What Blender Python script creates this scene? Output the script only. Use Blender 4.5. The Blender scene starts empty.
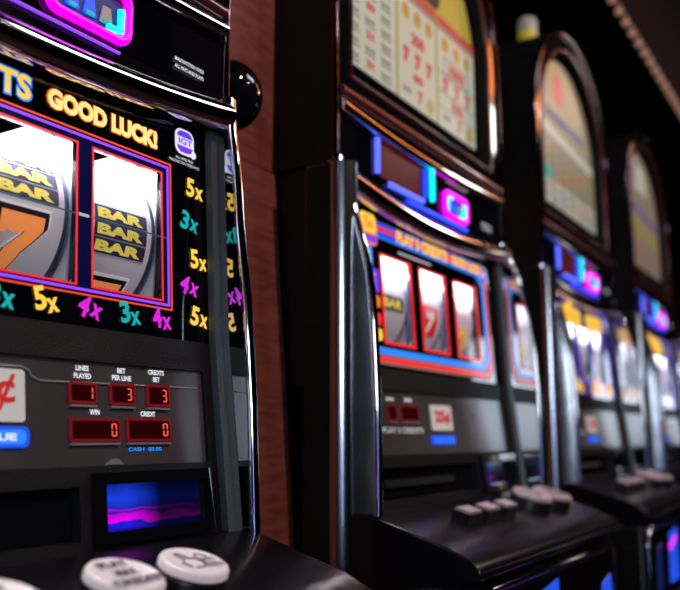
import bpy, bmesh, math, random
from mathutils import Vector, Matrix
random.seed(5)
S = bpy.context.scene
COL = S.collection
PI = math.pi

# ---------------------------------------------------------------- materials
def mat(name, col, rough=.5, metal=0., emit=None, es=0., noise=None, bump=None, spec=.5, coat=0.):
    m = bpy.data.materials.new(name); m.use_nodes = True
    nt = m.node_tree; b = nt.nodes['Principled BSDF']
    b.inputs['Base Color'].default_value = (*col, 1)
    b.inputs['Roughness'].default_value = rough
    b.inputs['Metallic'].default_value = metal
    b.inputs['Specular IOR Level'].default_value = spec
    b.inputs['Coat Weight'].default_value = coat
    if emit:
        b.inputs['Emission Color'].default_value = (*emit, 1)
        b.inputs['Emission Strength'].default_value = es
    tc = None
    if noise or bump:
        tc = nt.nodes.new('ShaderNodeTexCoord')
    if noise:                       # (scale, amount): mottles the base colour
        n = nt.nodes.new('ShaderNodeTexNoise'); n.inputs['Scale'].default_value = noise[0]
        n.inputs['Detail'].default_value = 4
        nt.links.new(tc.outputs['Object'], n.inputs['Vector'])
        r = nt.nodes.new('ShaderNodeValToRGB')
        k = noise[1]
        r.color_ramp.elements[0].position = .3; r.color_ramp.elements[1].position = .7
        r.color_ramp.elements[0].color = (*[c*(1-k) for c in col], 1)
        r.color_ramp.elements[1].color = (*[min(1, c*(1+k)) for c in col], 1)
        nt.links.new(n.outputs['Fac'], r.inputs['Fac']); nt.links.new(r.outputs['Color'], b.inputs['Base Color'])
    if bump:
        n = nt.nodes.new('ShaderNodeTexNoise'); n.inputs['Scale'].default_value = bump[0]
        nt.links.new(tc.outputs['Object'], n.inputs['Vector'])
        bp = nt.nodes.new('ShaderNodeBump'); bp.inputs['Strength'].default_value = bump[1]
        bp.inputs['Distance'].default_value = .002
        nt.links.new(n.outputs['Fac'], bp.inputs['Height']); nt.links.new(bp.outputs['Normal'], b.inputs['Normal'])
    return m

def glow(name, col, s):
    return mat(name, tuple(c*.3 for c in col), .3, emit=col, es=s)

M = {}
M['cabinet'] = mat('black_cabinet_laminate', (.006, .006, .007), .32, noise=(40, .3), spec=.3)
M['gloss'] = mat('gloss_black_plastic', (.005, .005, .007), .05)
M['matte'] = mat('textured_black_plastic', (.006, .0065, .009), .5, bump=(900, .5), noise=(60, .25), spec=.25)
M['bar'] = mat('grey_frame_plastic', (.055, .065, .08), .42, bump=(700, .4))
M['chrome'] = mat('polished_chrome', (.78, .80, .84), .07, 1.)
M['side'] = mat('smoked_chrome_flange', (.27, .29, .33), .22, 1., noise=(30, .25))
M['column'] = mat('pillar_chrome', (.60, .63, .70), .20, 1.)
M['dkchrome'] = mat('dark_chrome_trim', (.13, .10, .12), .10, 1.)
M['mirror'] = mat('dark_mirror_wing', (.50, .52, .56), .025, 1.)
M['maroon'] = mat('maroon_gloss_trim', (.10, .018, .03), .2, coat=.5)
M['deck'] = mat('dark_deck_laminate', (.006, .005, .007), .20, noise=(25, .3), spec=.35)
M['panel'] = mat('brushed_grey_panel', (.085, .08, .085), .30, .15, noise=(9, .25))
M['glassblack'] = mat('black_back_printed_glass', (.003, .003, .005), .025)
M['navy'] = mat('navy_window_mask', (.004, .006, .045), .12, emit=(.004, .008, .09), es=.25)
M['navy2'] = mat('deep_navy_glass', (.01, .01, .06), .12, emit=(.02, .02, .22), es=.35)
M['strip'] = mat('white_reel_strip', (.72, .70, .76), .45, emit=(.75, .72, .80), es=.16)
M['rim'] = mat('blue_grey_reel_rim', (.05, .09, .20), .4)
M['housing'] = mat('white_reel_housing', (.80, .80, .86), .5)
M['r_blue'] = mat('reel_ink_navy', (.05, .05, .14), .5)
M['r_line'] = mat('reel_ink_pale_blue', (.55, .68, .95), .5)
M['r_yel'] = mat('reel_ink_yellow', (.95, .80, .15), .5, emit=(.95, .80, .15), es=.28)
M['r_org'] = mat('reel_ink_orange', (.95, .30, .08), .5, emit=(1, .32, .09), es=.5)
M['r_red'] = mat('reel_ink_red', (.80, .03, .02), .5, emit=(.80, .03, .02), es=.28)
M['r_cyan'] = mat('reel_ink_cyan', (.05, .45, .7), .5, emit=(.05, .45, .7), es=.28)
M['r_white'] = mat('reel_ink_white', (.9, .9, .95), .5, emit=(.9, .9, .95), es=.28)
M['r_black'] = mat('reel_ink_black', (.02, .01, .02), .5)
M['yel'] = glow('backlit_yellow', (1, .62, .07), 1.0)
M['yelhot'] = glow('backlit_pale_yellow', (1, .82, .28), 1.0)
M['orange'] = glow('backlit_orange', (1, .22, .02), .8)
M['redor'] = glow('backlit_red_orange', (.85, .07, .03), .9)
M['teal'] = glow('backlit_teal', (.01, .42, .42), .9)
M['mag'] = glow('backlit_magenta', (.72, .02, .75), .9)
M['red'] = glow('backlit_red', (.85, .02, .03), 1.1)
M['redln'] = glow('backlit_red_line', (.8, .03, .03), .7)
M['vio'] = glow('backlit_violet', (.30, .06, .9), 1.1)
M['blue'] = glow('backlit_blue', (.02, .10, .95), .8)
M['lblue'] = glow('backlit_light_blue', (.03, .26, 1), .9)
M['white'] = glow('backlit_white', (.85, .85, .95), .9)
M['dwhite'] = mat('printed_white', (.75, .75, .78), .5, emit=(.8, .8, .85), es=.22)
M['purple'] = glow('backlit_purple', (.16, .04, .75), 1.0)
M['tealln'] = mat('payline_teal', (.03, .12, .16), .3, emit=(.03, .15, .2), es=.3)
M['dispred'] = mat('display_dark_red', (.05, .002, .004), .15)
M['dispfr'] = mat('display_red_frame', (.22, .008, .015), .35, emit=(.3, .005, .01), es=.25)
M['digit'] = glow('led_red_digit', (1, .12, .07), .85)
M['silver'] = mat('silver_line', (.5, .5, .55), .35, .6)
M['card'] = mat('white_card', (.72, .74, .72), .5, emit=(.8, .85, .8), es=.22)
M['cardred'] = mat('card_red_ink', (.65, .03, .02), .5, emit=(.8, .03, .01), es=.25)
M['button'] = mat('ivory_button_plastic', (.60, .55, .55), .35, emit=(.72, .62, .66), es=.30)
M['button2'] = mat('dim_pinkish_button_plastic', (.45, .36, .40), .35, emit=(.6, .42, .48), es=.05)
M['legend'] = mat('button_legend_ink', (.04, .03, .05), .5)
M['rub'] = mat('black_button_collar', (.01, .01, .012), .35)
M['neonmag'] = glow('neon_magenta', (.95, .0, 1.0), 1.6)
M['neoncyan'] = glow('neon_cyan', (.0, .85, 1.0), 1.5)
M['neonblue'] = glow('neon_blue', (.01, .06, 1.0), 1.5)
M['neonpale'] = glow('neon_pale_blue', (.09, .13, 1.0), 1.7)
M['dimblue'] = glow('dim_blue_glass', (.01, .03, .30), .25)
M['rust'] = mat('dim_red_screen', (.10, .015, .01), .2, emit=(.5, .05, .03), es=.08)
M['greybar'] = mat('grey_caption_bar', (.3, .25, .27), .5, emit=(.6, .45, .5), es=.3)
M['pay'] = mat('backlit_pay_table_cream', (.45, .5, .42), .4, emit=(.50, .60, .46), es=.32)
M['paygold'] = mat('pay_table_dull_gold', (.2, .17, .05), .4, emit=(.42, .37, .17), es=.30)
M['paygrey2'] = mat('pay_table_dull_cream', (.2, .17, .13), .4, emit=(.40, .33, .26), es=.25)
M['paydiv'] = mat('pay_table_olive_divider', (.2, .22, .02), .4, emit=(.38, .42, .03), es=.3)
M['payyel'] = mat('pay_table_yellow', (.3, .25, .03), .4, emit=(.70, .60, .10), es=.26)
M['payred'] = mat('pay_table_red_ink', (.4, .02, .03), .4, emit=(.65, .03, .06), es=.33)
M['paygrey'] = mat('pay_table_grey_ink', (.15, .17, .16), .5, emit=(.2, .24, .22), es=.25)
M['paypink'] = mat('pay_table_pink_band', (.35, .18, .14), .5, emit=(.5, .26, .2), es=.22)
M['payblue'] = mat('pay_table_blue_ink', (.04, .06, .3), .5, emit=(.08, .10, .45), es=.3)
M['payteal'] = mat('pay_table_teal_ink', (.04, .3, .25), .5, emit=(.05, .42, .32), es=.3)
M['lens'] = mat('frosted_candle_lens', (.35, .35, .33), .5, emit=(.5, .5, .45), es=.12)
M['lensyel'] = mat('yellow_candle_lens', (.5, .42, .03), .5, emit=(.7, .6, .05), es=.2)
M['bulb'] = mat('warm_rope_bulb', (.1, .05, .03), .4, emit=(.9, .45, .28), es=.30)
M['channel'] = mat('rope_channel', (.008, .006, .006), .6)

def pane_mat():
    m = bpy.data.materials.new('clear_window_glass'); m.use_nodes = True
    nt = m.node_tree; nt.nodes.clear()
    o = nt.nodes.new('ShaderNodeOutputMaterial'); mx = nt.nodes.new('ShaderNodeMixShader')
    t = nt.nodes.new('ShaderNodeBsdfTransparent'); g = nt.nodes.new('ShaderNodeBsdfGlossy')
    g.inputs['Roughness'].default_value = .02
    mx.inputs[0].default_value = .05
    nt.links.new(t.outputs[0], mx.inputs[1]); nt.links.new(g.outputs[0], mx.inputs[2])
    nt.links.new(mx.outputs[0], o.inputs[0]); return m
M['pane'] = pane_mat()

def wood_mat():
    m = mat('red_brown_wood_veneer', (.16, .045, .032), .38)
    nt = m.node_tree; b = nt.nodes['Principled BSDF']
    tc = nt.nodes.new('ShaderNodeTexCoord'); mp = nt.nodes.new('ShaderNodeMapping')
    mp.inputs['Scale'].default_value = (14, 14, 90)
    n = nt.nodes.new('ShaderNodeTexNoise'); n.inputs['Scale'].default_value = 1.6; n.inputs['Detail'].default_value = 6
    n.inputs['Distortion'].default_value = .6
    r = nt.nodes.new('ShaderNodeValToRGB')
    r.color_ramp.elements[0].position = .32; r.color_ramp.elements[0].color = (.20, .052, .040, 1)
    r.color_ramp.elements[1].position = .68; r.color_ramp.elements[1].color = (.36, .105, .080, 1)
    nt.links.new(tc.outputs['Object'], mp.inputs[0]); nt.links.new(mp.outputs[0], n.inputs['Vector'])
    nt.links.new(n.outputs['Fac'], r.inputs['Fac']); nt.links.new(r.outputs['Color'], b.inputs['Base Color'])
    return m
M['wood'] = wood_mat()

def carpet_mat():
    m = mat('dark_patterned_carpet', (.03, .008, .01), .95)
    nt = m.node_tree; b = nt.nodes['Principled BSDF']
    tc = nt.nodes.new('ShaderNodeTexCoord'); v = nt.nodes.new('ShaderNodeTexVoronoi'); v.inputs['Scale'].default_value = 2.2
    r = nt.nodes.new('ShaderNodeValToRGB'); r.color_ramp.interpolation = 'CONSTANT'
    r.color_ramp.elements[0].color = (.06, .02, .008, 1); r.color_ramp.elements[1].color = (.03, .006, .01, 1)
    r.color_ramp.elements[1].position = .25
    nt.links.new(tc.outputs['Object'], v.inputs['Vector']); nt.links.new(v.outputs['Distance'], r.inputs['Fac'])
    nt.links.new(r.outputs['Color'], b.inputs['Base Color']); return m
M['carpet'] = carpet_mat()
M['ceil'] = mat('dark_ceiling_paint', (.005, .0025, .0025), .9, noise=(3, .2), spec=.05)
M['wall'] = mat('dark_maroon_wall', (.02, .010, .010), .8, noise=(4, .2))

# ------------------------------------------------------------ mesh builder
WM = .55                    # machine width
Z0 = 1.427                  # height of the joint between top box and reel door
def L(u, v, w): return Vector((u-WM/2, -w, v+Z0))

def gw(v):                  # depth of the reel glass / panel plane at height v
    return -.016-.06*v if v > -.24 else -.0016-.12*(v+.24)
def G(d=0.): return lambda u, v: L(u, v, gw(v)+d)
def T(w): return lambda u, v: L(u, v, w)

PROF = [(0, .0), (-.012, .004), (-.03, .012), (-.05, .019), (-.07, .026), (-.10, .034), (-.13, .040), (-.2, .047), (-.3, .052), (-.41, .053)]
PROF_A = [(0, .002), (-.012, .006), (-.029, .010), (-.07, .017), (-.14, .024), (-.2, .033), (-.293, .041), (-.41, .047)]
PROF_B = [(0, .0), (-.012, .005), (-.027, .011), (-.066, .027), (-.128, .044), (-.175, .051), (-.287, .056), (-.41, .056)]
def ow(v):
    for (a, wa), (b, wb) in zip(PROF, PROF[1:]):
        if v >= b: return wa+(wb-wa)*(v-a)/(b-a)
    return PROF[-1][1]

class MB:
    def __init__(s): s.v = []; s.f = []; s.m = []; s.sm = []; s.mats = []
    def mi(s, k):
        if k not in s.mats: s.mats.append(k)
        return s.mats.index(k)
    def add(s, vs, fs, k, smooth=False):
        o = len(s.v); s.v += [Vector(v) for v in vs]; i = s.mi(k)
        for f in fs: s.f.append([o+a for a in f]); s.m.append(i); s.sm.append(smooth)
    def box(s, u0, u1, v0, v1, w0, w1, k):
        p = [L(u, v, w) for w in (w0, w1) for v in (v0, v1) for u in (u0, u1)]
        s.add(p, [(0, 2, 3, 1), (4, 5, 7, 6), (0, 1, 5, 4), (2, 6, 7, 3), (0, 4, 6, 2), (1, 3, 7, 5)], k)
    def prism(s, pts, mp0, mp1, k, smooth=False):     # pts in uv, mp0 back, mp1 front
        n = len(pts)
        vs = [mp0(*p) for p in pts]+[mp1(*p) for p in pts]
        s.add(vs, [list(range(n))[::-1], list(range(n, 2*n))], k)
        s.add(vs, [(i, (i+1) % n, n+(i+1) % n, n+i) for i in range(n)], k, smooth)
    def rect(s, u0, u1, v0, v1, mp, k, r=0., d=None):
        """thin raised panel on surface map factory mp (mp(d)->map)"""
        d = d or (0., .0008)
        s.prism(rrect(u0, u1, v0, v1, r), mp(d[0]), mp(d[1]), k)
    def frame(s, u0, u1, v0, v1, t, mp, k, d=(0., .001)):
        for q in ((u0, u1, v1-t, v1), (u0, u1, v0, v0+t), (u0, u0+t, v0+t, v1-t), (u1-t, u1, v0+t, v1-t)):
            s.rect(*q, mp, k, d=d)
    def holes(s, us, vs, H, m0, m1, k):               # plate with rectangular holes
        U = sorted(set(us+[h[i] for h in H for i in (0, 1)])); V = sorted(set(vs+[h[i] for h in H for i in (2, 3)]))
        def solid(i, j):
            if i < 0 or j < 0 or i >= len(U)-1 or j >= len(V)-1: return False
            a, b = (U[i]+U[i+1])/2, (V[j]+V[j+1])/2
            return not any(h[0] < a < h[1] and h[2] < b < h[3] for h in H)
        nu = len(U); P = [m(u, v) for m in (m0, m1) for v in V for u in U]; K = nu*len(V)
        F = []
        for j in range(len(V)-1):
            for i in range(nu-1):
                if not solid(i, j): continue
                a = j*nu+i; b = a+1; c = b+nu; d = a+nu
                F += [(K+a, K+b, K+c, K+d), (a, d, c, b)]
                if not solid(i, j-1): F.append((a, b, K+b, K+a))
                if not solid(i, j+1): F.append((c, d, K+d, K+c))
                if not solid(i-1, j): F.append((d, a, K+a, K+d))
                if not solid(i+1, j): F.append((b, c, K+c, K+b))
        s.add(P, F, k)
    def sheet(s, pts, mp, k, step=.003):              # printed patch that follows a curved surface
        bm = bmesh.new(); f = bm.faces.new([bm.verts.new((p[0], p[1], 0)) for p in pts])
        y0 = min(p[1] for p in pts); y1 = max(p[1] for p in pts); y = y0+step
        while y < y1:
            bmesh.ops.bisect_plane(bm, geom=bm.verts[:]+bm.edges[:]+bm.faces[:], plane_co=(0, y, 0), plane_no=(0, 1, 0)); y += step
        bmesh.ops.triangulate(bm, faces=bm.faces[:])
        bm.verts.index_update()
        s.add([mp(v.co.x, v.co.y) for v in bm.verts], [[v.index for v in f.verts] for f in bm.faces], k); bm.free()
    def tube(s, path, r, k, n=10, closed=False, rr=None):
        path = [Vector(p) for p in path]; m = len(path); vs = []; ref = None
        for i, p in enumerate(path):
            a = path[(i-1) % m] if closed or i else p; b = path[(i+1) % m] if closed or i < m-1 else p
            t = (b-a).normalized()
            if ref is None:
                ref = t.orthogonal().normalized()
            ref = (ref-t*ref.dot(t)).normalized()
            q = t.cross(ref); R = rr[i] if rr else r
            vs += [p+(ref*math.cos(2*PI*j/n)+q*math.sin(2*PI*j/n))*R for j in range(n)]
        fs = []
        for i in range(m if closed else m-1):
            i2 = (i+1) % m
            fs += [(i*n+j, i*n+(j+1) % n, i2*n+(j+1) % n, i2*n+j) for j in range(n)]
        s.add(vs, fs, k, True)
        if not closed: s.add(vs, [list(range(n))[::-1], list(range((m-1)*n, m*n))], k)
    def lathe(s, c, ax, prof, k, n=32, sx=1.):        # prof: (radius, height along ax)
        ax = Vector(ax).normalized(); a = ax.orthogonal().normalized()
        if abs(ax.z) > .5: a = Vector((1, 0, 0)); a = (a-ax*a.dot(ax)).normalized()
        b = ax.cross(a); c = Vector(c)
        vs = [c+ax*h+(a*math.cos(2*PI*j/n)*sx+b*math.sin(2*PI*j/n))*r for r, h in prof for j in range(n)]
        m = len(prof)
        s.add(vs, [(i*n+j, i*n+(j+1) % n, (i+1)*n+(j+1) % n, (i+1)*n+j) for i in range(m-1) for j in range(n)], k, True)
        s.add(vs, [list(range(n))[::-1], list(range((m-1)*n, m*n))], k)
    def text(s, txt, u, v, h, mp, k, wid=None, rot=0., bold=.02, d=.0012, shear=0., sx=1.):
        """text centred at u,v with cap height h, mapped by mp(d)(u,v)"""
        V, F = text_mesh(txt, bold)
        x0 = min(p[0] for p in V); x1 = max(p[0] for p in V); y0 = min(p[1] for p in V); y1 = max(p[1] for p in V)
        sy = h/(y1-y0); sxx = (wid/(x1-x0)) if wid else sy*sx
        m = mp(d); c, sn = math.cos(rot), math.sin(rot); vs = []
        for p in V:
            a = (p[0]-(x0+x1)/2)*sxx; b = (p[1]-(y0+y1)/2)*sy; a += shear*b
            vs.append(m(u+a*c-b*sn, v+a*sn+b*c))
        s.add(vs, F, k)
    def build(s, name, parent=None, bevel=0., seg=3):
        me = bpy.data.meshes.new(name); me.from_pydata([tuple(v) for v in s.v], [], s.f)
        for k in s.mats: me.materials.append(M[k])
        for p, i, sm in zip(me.polygons, s.m, s.sm): p.material_index = i; p.use_smooth = sm
        bm = bmesh.new(); bm.from_mesh(me); bmesh.ops.recalc_face_normals(bm, faces=[f for f in bm.faces if not f.smooth] or bm.faces)
        bm.to_mesh(me); bm.free(); me.update()
        o = bpy.data.objects.new(name, me); COL.objects.link(o)
        if parent: o.parent = parent
        if bevel:
            b = o.modifiers.new('bevel', 'BEVEL'); b.width = bevel; b.segments = seg; b.limit_method = 'ANGLE'; b.angle_limit = .6
            b.harden_normals = False
            for p in me.polygons: p.use_smooth = True
            try: me.set_sharp_from_angle(angle=.7)
            except Exception: pass
        return o

def rrect(u0, u1, v0, v1, r=0., n=5):
    if r <= 0: return [(u0, v0), (u1, v0), (u1, v1), (u0, v1)]
    P = []
    for cx, cy, a in ((u1-r, v0+r, -PI/2), (u1-r, v1-r, 0), (u0+r, v1-r, PI/2), (u0+r, v0+r, PI)):
        for i in range(n+1): P.append((cx+r*math.cos(a+i*PI/2/n), cy+r*math.sin(a+i*PI/2/n)))
    return P

_tc = {}
def text_mesh(txt, bold):
    key = (txt, bold)
    if key in _tc: return _tc[key]
    cu = bpy.data.curves.new('t', 'FONT'); cu.body = txt; cu.offset = bold; cu.resolution_u = 3
    o = bpy.data.objects.new('t', cu); COL.objects.link(o)
    dg = bpy.context.evaluated_depsgraph_get()
    me = bpy.data.meshes.new_from_object(o.evaluated_get(dg))
    V = [(v.co.x, v.co.y) for v in me.vertices]; F = [tuple(p.vertices) for p in me.polygons]
    bpy.data.objects.remove(o); bpy.data.curves.remove(cu); bpy.data.meshes.remove(me)
    _tc[key] = (V, F); return _tc[key]

def empty(name, loc, label, cat, group=None):
    o = bpy.data.objects.new(name, None); o.location = loc; o.empty_display_size = .1; COL.objects.link(o)
    o['label'] = label; o['category'] = cat
    if group: o['group'] = group
    return o

# --------------------------------------------------------------- machine
RC = .275                    # arch radius
SPR = .303                   # arch spring height
def arch(r, cu=.275, base=0., n=28, sp=SPR):
    return [(cu-r, base), (cu+r, base)]+[(cu+r*math.cos(PI*i/n), sp+r*math.sin(PI*i/n)) for i in range(n+1)]

RR, RV = .068, -.150         # reel radius and axle height
RWC = gw(RV)-.006-RR
def RM(d=0.):                # wraps (u, s) round the reel
    return lambda u, s: L(u, RV+(RR+d)*math.sin(s/RR), RWC+(RR+d)*math.cos(s/RR))

def seven(mb, u, s, h, mp, fill, edge='r_black', d=.0006):
    k = h
    P = [(-.42, .5), (.42, .5), (.42, .28), (.12, -.12), (.0, -.5), (-.32, -.5), (-.2, -.1), (.08, .22), (-.12, .16), (-.26, .22), (-.3, .14), (-.42, .14)]
    for e, mt, dd in ((1.22, 'r_white', d), (1.12, edge, d+.0002), (.94, fill, d+.0004)):
        pts = [(u+x*k*e, s+y*k*e) for x, y in P]
        mb.sheet(pts, mp(dd), mt)

def bars(mb, u, s, mp, n=3, h=.0140, w=.030):
    for i in range(n):
        c = s+(n-1)/2*h-i*h
        mb.sheet(rrect(u-w, u+w, c-h/2, c+h/2), mp(.0003), 'r_blue')
        for q in (c-h/2, c+h/2):
            mb.sheet(rrect(u-w, u+w, q-.0007, q+.0007), mp(.0006), 'r_line')
        mb.text('BAR', u-.001, c, h*.66, mp, 'r_yel', wid=w*1.75, bold=.06, d=.0009)

def blob(mb, u, s, r, mp, k, d=.0007, n=16, sy=1.):
    if mp is RM:
        return mb.sheet([(u+r*math.cos(2*PI*i/n), s+r*sy*math.sin(2*PI*i/n)) for i in range(n)], mp(d), k)
    mb.prism([(u+r*math.cos(2*PI*i/n), s+r*sy*math.sin(2*PI*i/n)) for i in range(n)], mp(d-.0002), mp(d), k)

def reel(root, cu, syms):
    mb = MB(); hw = .036; N = 64
    def drum(u0, u1, R, k):
        vs = []; fs = []
        for i in range(N):
            a = 2*PI*i/N
            for u in (u0, u1): vs.append(L(u, RV+R*math.sin(a), RWC+R*math.cos(a)))
        for i in range(N):
            j = (i+1) % N; fs.append((2*i, 2*i+1, 2*j+1, 2*j))
        mb.add(vs, fs, k, True)
        mb.add(vs, [[2*i for i in range(N)][::-1], [2*i+1 for i in range(N)]], k)
    drum(cu-hw, cu+hw, RR, 'strip')
    drum(cu+hw, cu+hw+.0035, RR+.0008, 'rim')
    drum(cu-hw-.0035, cu-hw, RR+.0008, 'rim')
    for s, kind in syms:
        if kind == 'bar3': bars(mb, cu, s, RM)
        elif kind == 'bar1': bars(mb, cu, s, RM, 1, .02)
        elif kind == 'seven_orange': seven(mb, cu-.002, s, .050, RM, 'r_org')
        elif kind == 'seven_red':
            mb.sheet(rrect(cu-.024, cu+.024, s-.022, s+.022), RM(.0004), 'r_red'); seven(mb, cu, s, .030, RM, 'r_white', 'r_red', d=.0009)
        elif kind == 'coin':
            blob(mb, cu, s, .022, RM, 'r_org', .0005); blob(mb, cu, s, .018, RM, 'r_yel', .0009); mb.text('5', cu, s, .02, RM, 'r_red', d=.0013)
        elif kind == 'gem': blob(mb, cu, s, .015, RM, 'r_cyan', .0007, 6)
        elif kind == 'arc':
            pts = [(cu+.018*math.cos(a), s+.004*math.sin(a)) for a in [PI+PI*i/10 for i in range(11)]]+[(cu+.018*math.cos(a), s+.0012+.004*math.sin(a)) for a in [2*PI-PI*i/10 for i in range(11)]]
            mb.prism(pts, RM(.0003), RM(.0006), 'r_red')
    return mb.build('reel', root)

SEG = {'0': 'abcdef', '1': 'bc', '3': 'abgcd', '8': 'abcdefg', '5': 'afgcd', '2': 'abged'}
def digit(mb, ch, u, v, h, mp, k='digit', d=.0018):
    w = h*.52; t = h*.11; x0, x1 = u-w/2, u+w/2; y0, y1 = v-h/2, v+h/2
    R = {'a': (x0+t, x1-t, y1-t, y1), 'd': (x0+t, x1-t, y0, y0+t), 'g': (x0+t, x1-t, v-t/2, v+t/2), 'f': (x0, x0+t, v+t/2, y1-t/2),
         'b': (x1-t, x1, v+t/2, y1-t/2), 'e': (x0, x0+t, y0+t/2, v-t/2), 'c': (x1-t, x1, y0+t/2, v-t/2)}
    for c in SEG[ch]: mb.rect(*R[c], mp, k, d=(d-.0004, d))

def display(root, u0, u1, v0, v1, ch, label=None):
    mb = MB()
    mb.prism(rrect(u0, u1, v0, v1, .002), G(.0005), G(.0022), 'dispfr')
    mb.prism(rrect(u0+.0022, u1-.0022, v0+.0022, v1-.0022, .001), G(.0015), G(.0024), 'dispred')
    mb.rect(u0+.001, u1-.001, v0-.0026, v0-.0008, G, 'silver', d=(.0002, .0025))
    o = mb.build('credit_display', root)
    if ch:
        m2 = MB(); digit(m2, ch, u1-.0075, (v0+v1)/2, (v1-v0)*.58, G, d=.0030)
        m2.build('lit_digit', o)
    return o

def logo(mb, u, v, k=1.):
    mb.prism(rrect(u-.013*k, u+.013*k, v-.013*k, v+.013*k, .008*k), G(.0002), G(.0008), 'white')
    blob(mb, u+.012*k, v-.010*k, .004*k, G, 'white', .0008)
    mb.prism(rrect(u-.011*k, u+.011*k, v-.011*k, v+.011*k, .007*k), G(.0006), G(.0011), 'purple')
    mb.rect(u-.011*k, u+.011*k, v-.0045*k, v+.0045*k, G, 'white', d=(.0008, .0014))
    mb.text('IGT', u, v, .0065*k, G, 'purple', wid=.019*k, bold=.03, d=.0018)
    for i, (a, b) in enumerate(((-.010, .012), (-.012, .012), (-.021, .020))):
        t = ('GAME KING', 'PAYS LEFT TO RIGHT', 'MALFUNCTION VOIDS ALL PLAYS')[i] if False else ('. . . . . .', 'ALL WINS PAID', 'MALFUNCTION VOIDS PAYS')[i]
        if i == 0: continue
        mb.text(t, u-.001, v-.0135*k-.0042*i, .0026, G, 'white', wid=(b-a), bold=.0, d=.0010)

def theme_multi(mb, W):
    mb.frame(.165, .485, -.2155, -.077, .0015, G, 'redor', (.0002, .0010))
    mb.frame(.1685, .4815, -.2120, -.0805, .0022, G, 'vio', (.0002, .0011))
    mb.text('GOOD LUCK!', .4055, -.0595, .0185, G, 'orange', wid=.125, bold=.095, d=.0010)
    mb.text('GOOD LUCK!', .4055, -.0595, .0170, G, 'yelhot', wid=.122, bold=.055, d=.0014)
    for t, u, w in (('CREDITS', .2745, .108), ('PLAY 3', .155, .095)):
        mb.text(t, u, -.060, .0235, G, 'lblue', wid=w+.004, bold=.08, d=.0008)
        mb.text(t, u, -.060, .0205, G, 'yel', wid=w, bold=.035, d=.0013)
    logo(mb, .5045, -.0495, .98)
    K = {'5': 'yel', '3': 'teal', '4': 'mag'}
    def mult(n, u, v, rot):
        mb.text(n, u-.0055, v+.001, .0185, G, K[n], wid=.011, rot=rot, bold=.035)
        mb.text('x', u+.0065, v-.003, .0115, G, K[n], wid=.0115, rot=rot, bold=.035)
    for n, u, v, r in (('5', .5165, -.094, -.05), ('3', .5085, -.1275, -.25), ('5', .5205, -.163, .05), ('4', .507, -.189, -.35), ('5', .520, -.2175, -.2),
                       ('3', .306, -.2265, -.1), ('5', .346, -.2245, .25), ('4', .389, -.2245, -.4), ('3', .4325, -.2245, .2), ('4', .4705, -.2245, .1),
                       ('5', .266, -.2265, .1), ('4', .226, -.2255, -.2), ('3', .184, -.2255, .2), ('5', .14, -.2255, 0),
                       ('5', .035, -.094, .1), ('4', .045, -.127, -.2), ('3', .033, -.163, 0), ('5', .045, -.19, .2), ('4', .035, -.2175, 0)):
        mult(n, u, v, r)
    mb.rect(.172, .479, -.1497, -.1485, G, 'tealln', d=(.0002, .0008))
    for a, b in zip(W, W[1:]): mb.rect((a[1]+b[0])/2-.006, (a[1]+b[0])/2+.004, -.1505, -.148, G, 'dwhite', d=(.0004, .0012))

def theme_stripes(mb, W):
    def ring(i, t, k, d):
        c = .020
        def o(q): return [(.088+q, -.236+q), (.497-q-c, -.236+q), (.497-q, -.236+q+c), (.497-q, -.050-q-c*.4), (.497-q-c, -.045-q), (.088+q, -.045-q)]
        a, b = o(i), o(i+t)
        for j in range(6):
            n = (j+1) % 6
            mb.prism([a[j], a[n], b[n], b[j]], G(.0002), G(d), k)
    ring(0, .004, 'paypink', .0009); ring(.004, .006, 'red', .001); ring(.010, .0035, 'paypink', .001); ring(.0135, .009, 'lblue', .0011)
    mb.rect(.092, .470, -.066, -.046, G, 'blue', d=(.0008, .0014))
    mb.rect(.092, .470, -.058, -.052, G, 'red', d=(.0012, .0017))
    mb.text("PLAY 3 CREDITS", .262, -.0560, .0185, G, 'yel', wid=.165, bold=.06, d=.0022)
    mb.text("GOOD LUCK!", .415, -.0560, .0175, G, 'yel', wid=.112, bold=.06, d=.0022)
    blob(mb, .352, -.0560, .008, G, 'red', .0022, 5)
    mb.rect(.185, .285, -.0795, -.0765, G, 'dwhite', d=(.0004, .001))
    mb.prism(rrect(.078, .125, -.082, -.044, .01), G(.0012), G(.0022), 'orange')
    mb.prism(rrect(.081, .122, -.066, -.040, .008), G(.002), G(.0028), 'yel')
    mb.rect(.081, .122, -.078, -.069, G, 'purple', d=(.002, .003)); mb.text('5x', .102, -.053, .016, G, 'orange', d=.0034)
    logo(mb, .490, -.060, .95)
    mb.rect(.090, .124, -.143, -.112, G, 'purple', r=.003, d=(.001, .0016)); mb.text('E', .107, -.128, .018, G, 'white', d=.0022)
    for v, k in ((-.155, 'orange'), (-.178, 'red'), (-.198, 'yel')): mb.rect(.086, .124, v-.008, v+.008, G, k, r=.006, d=(.0012, .0018))

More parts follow.
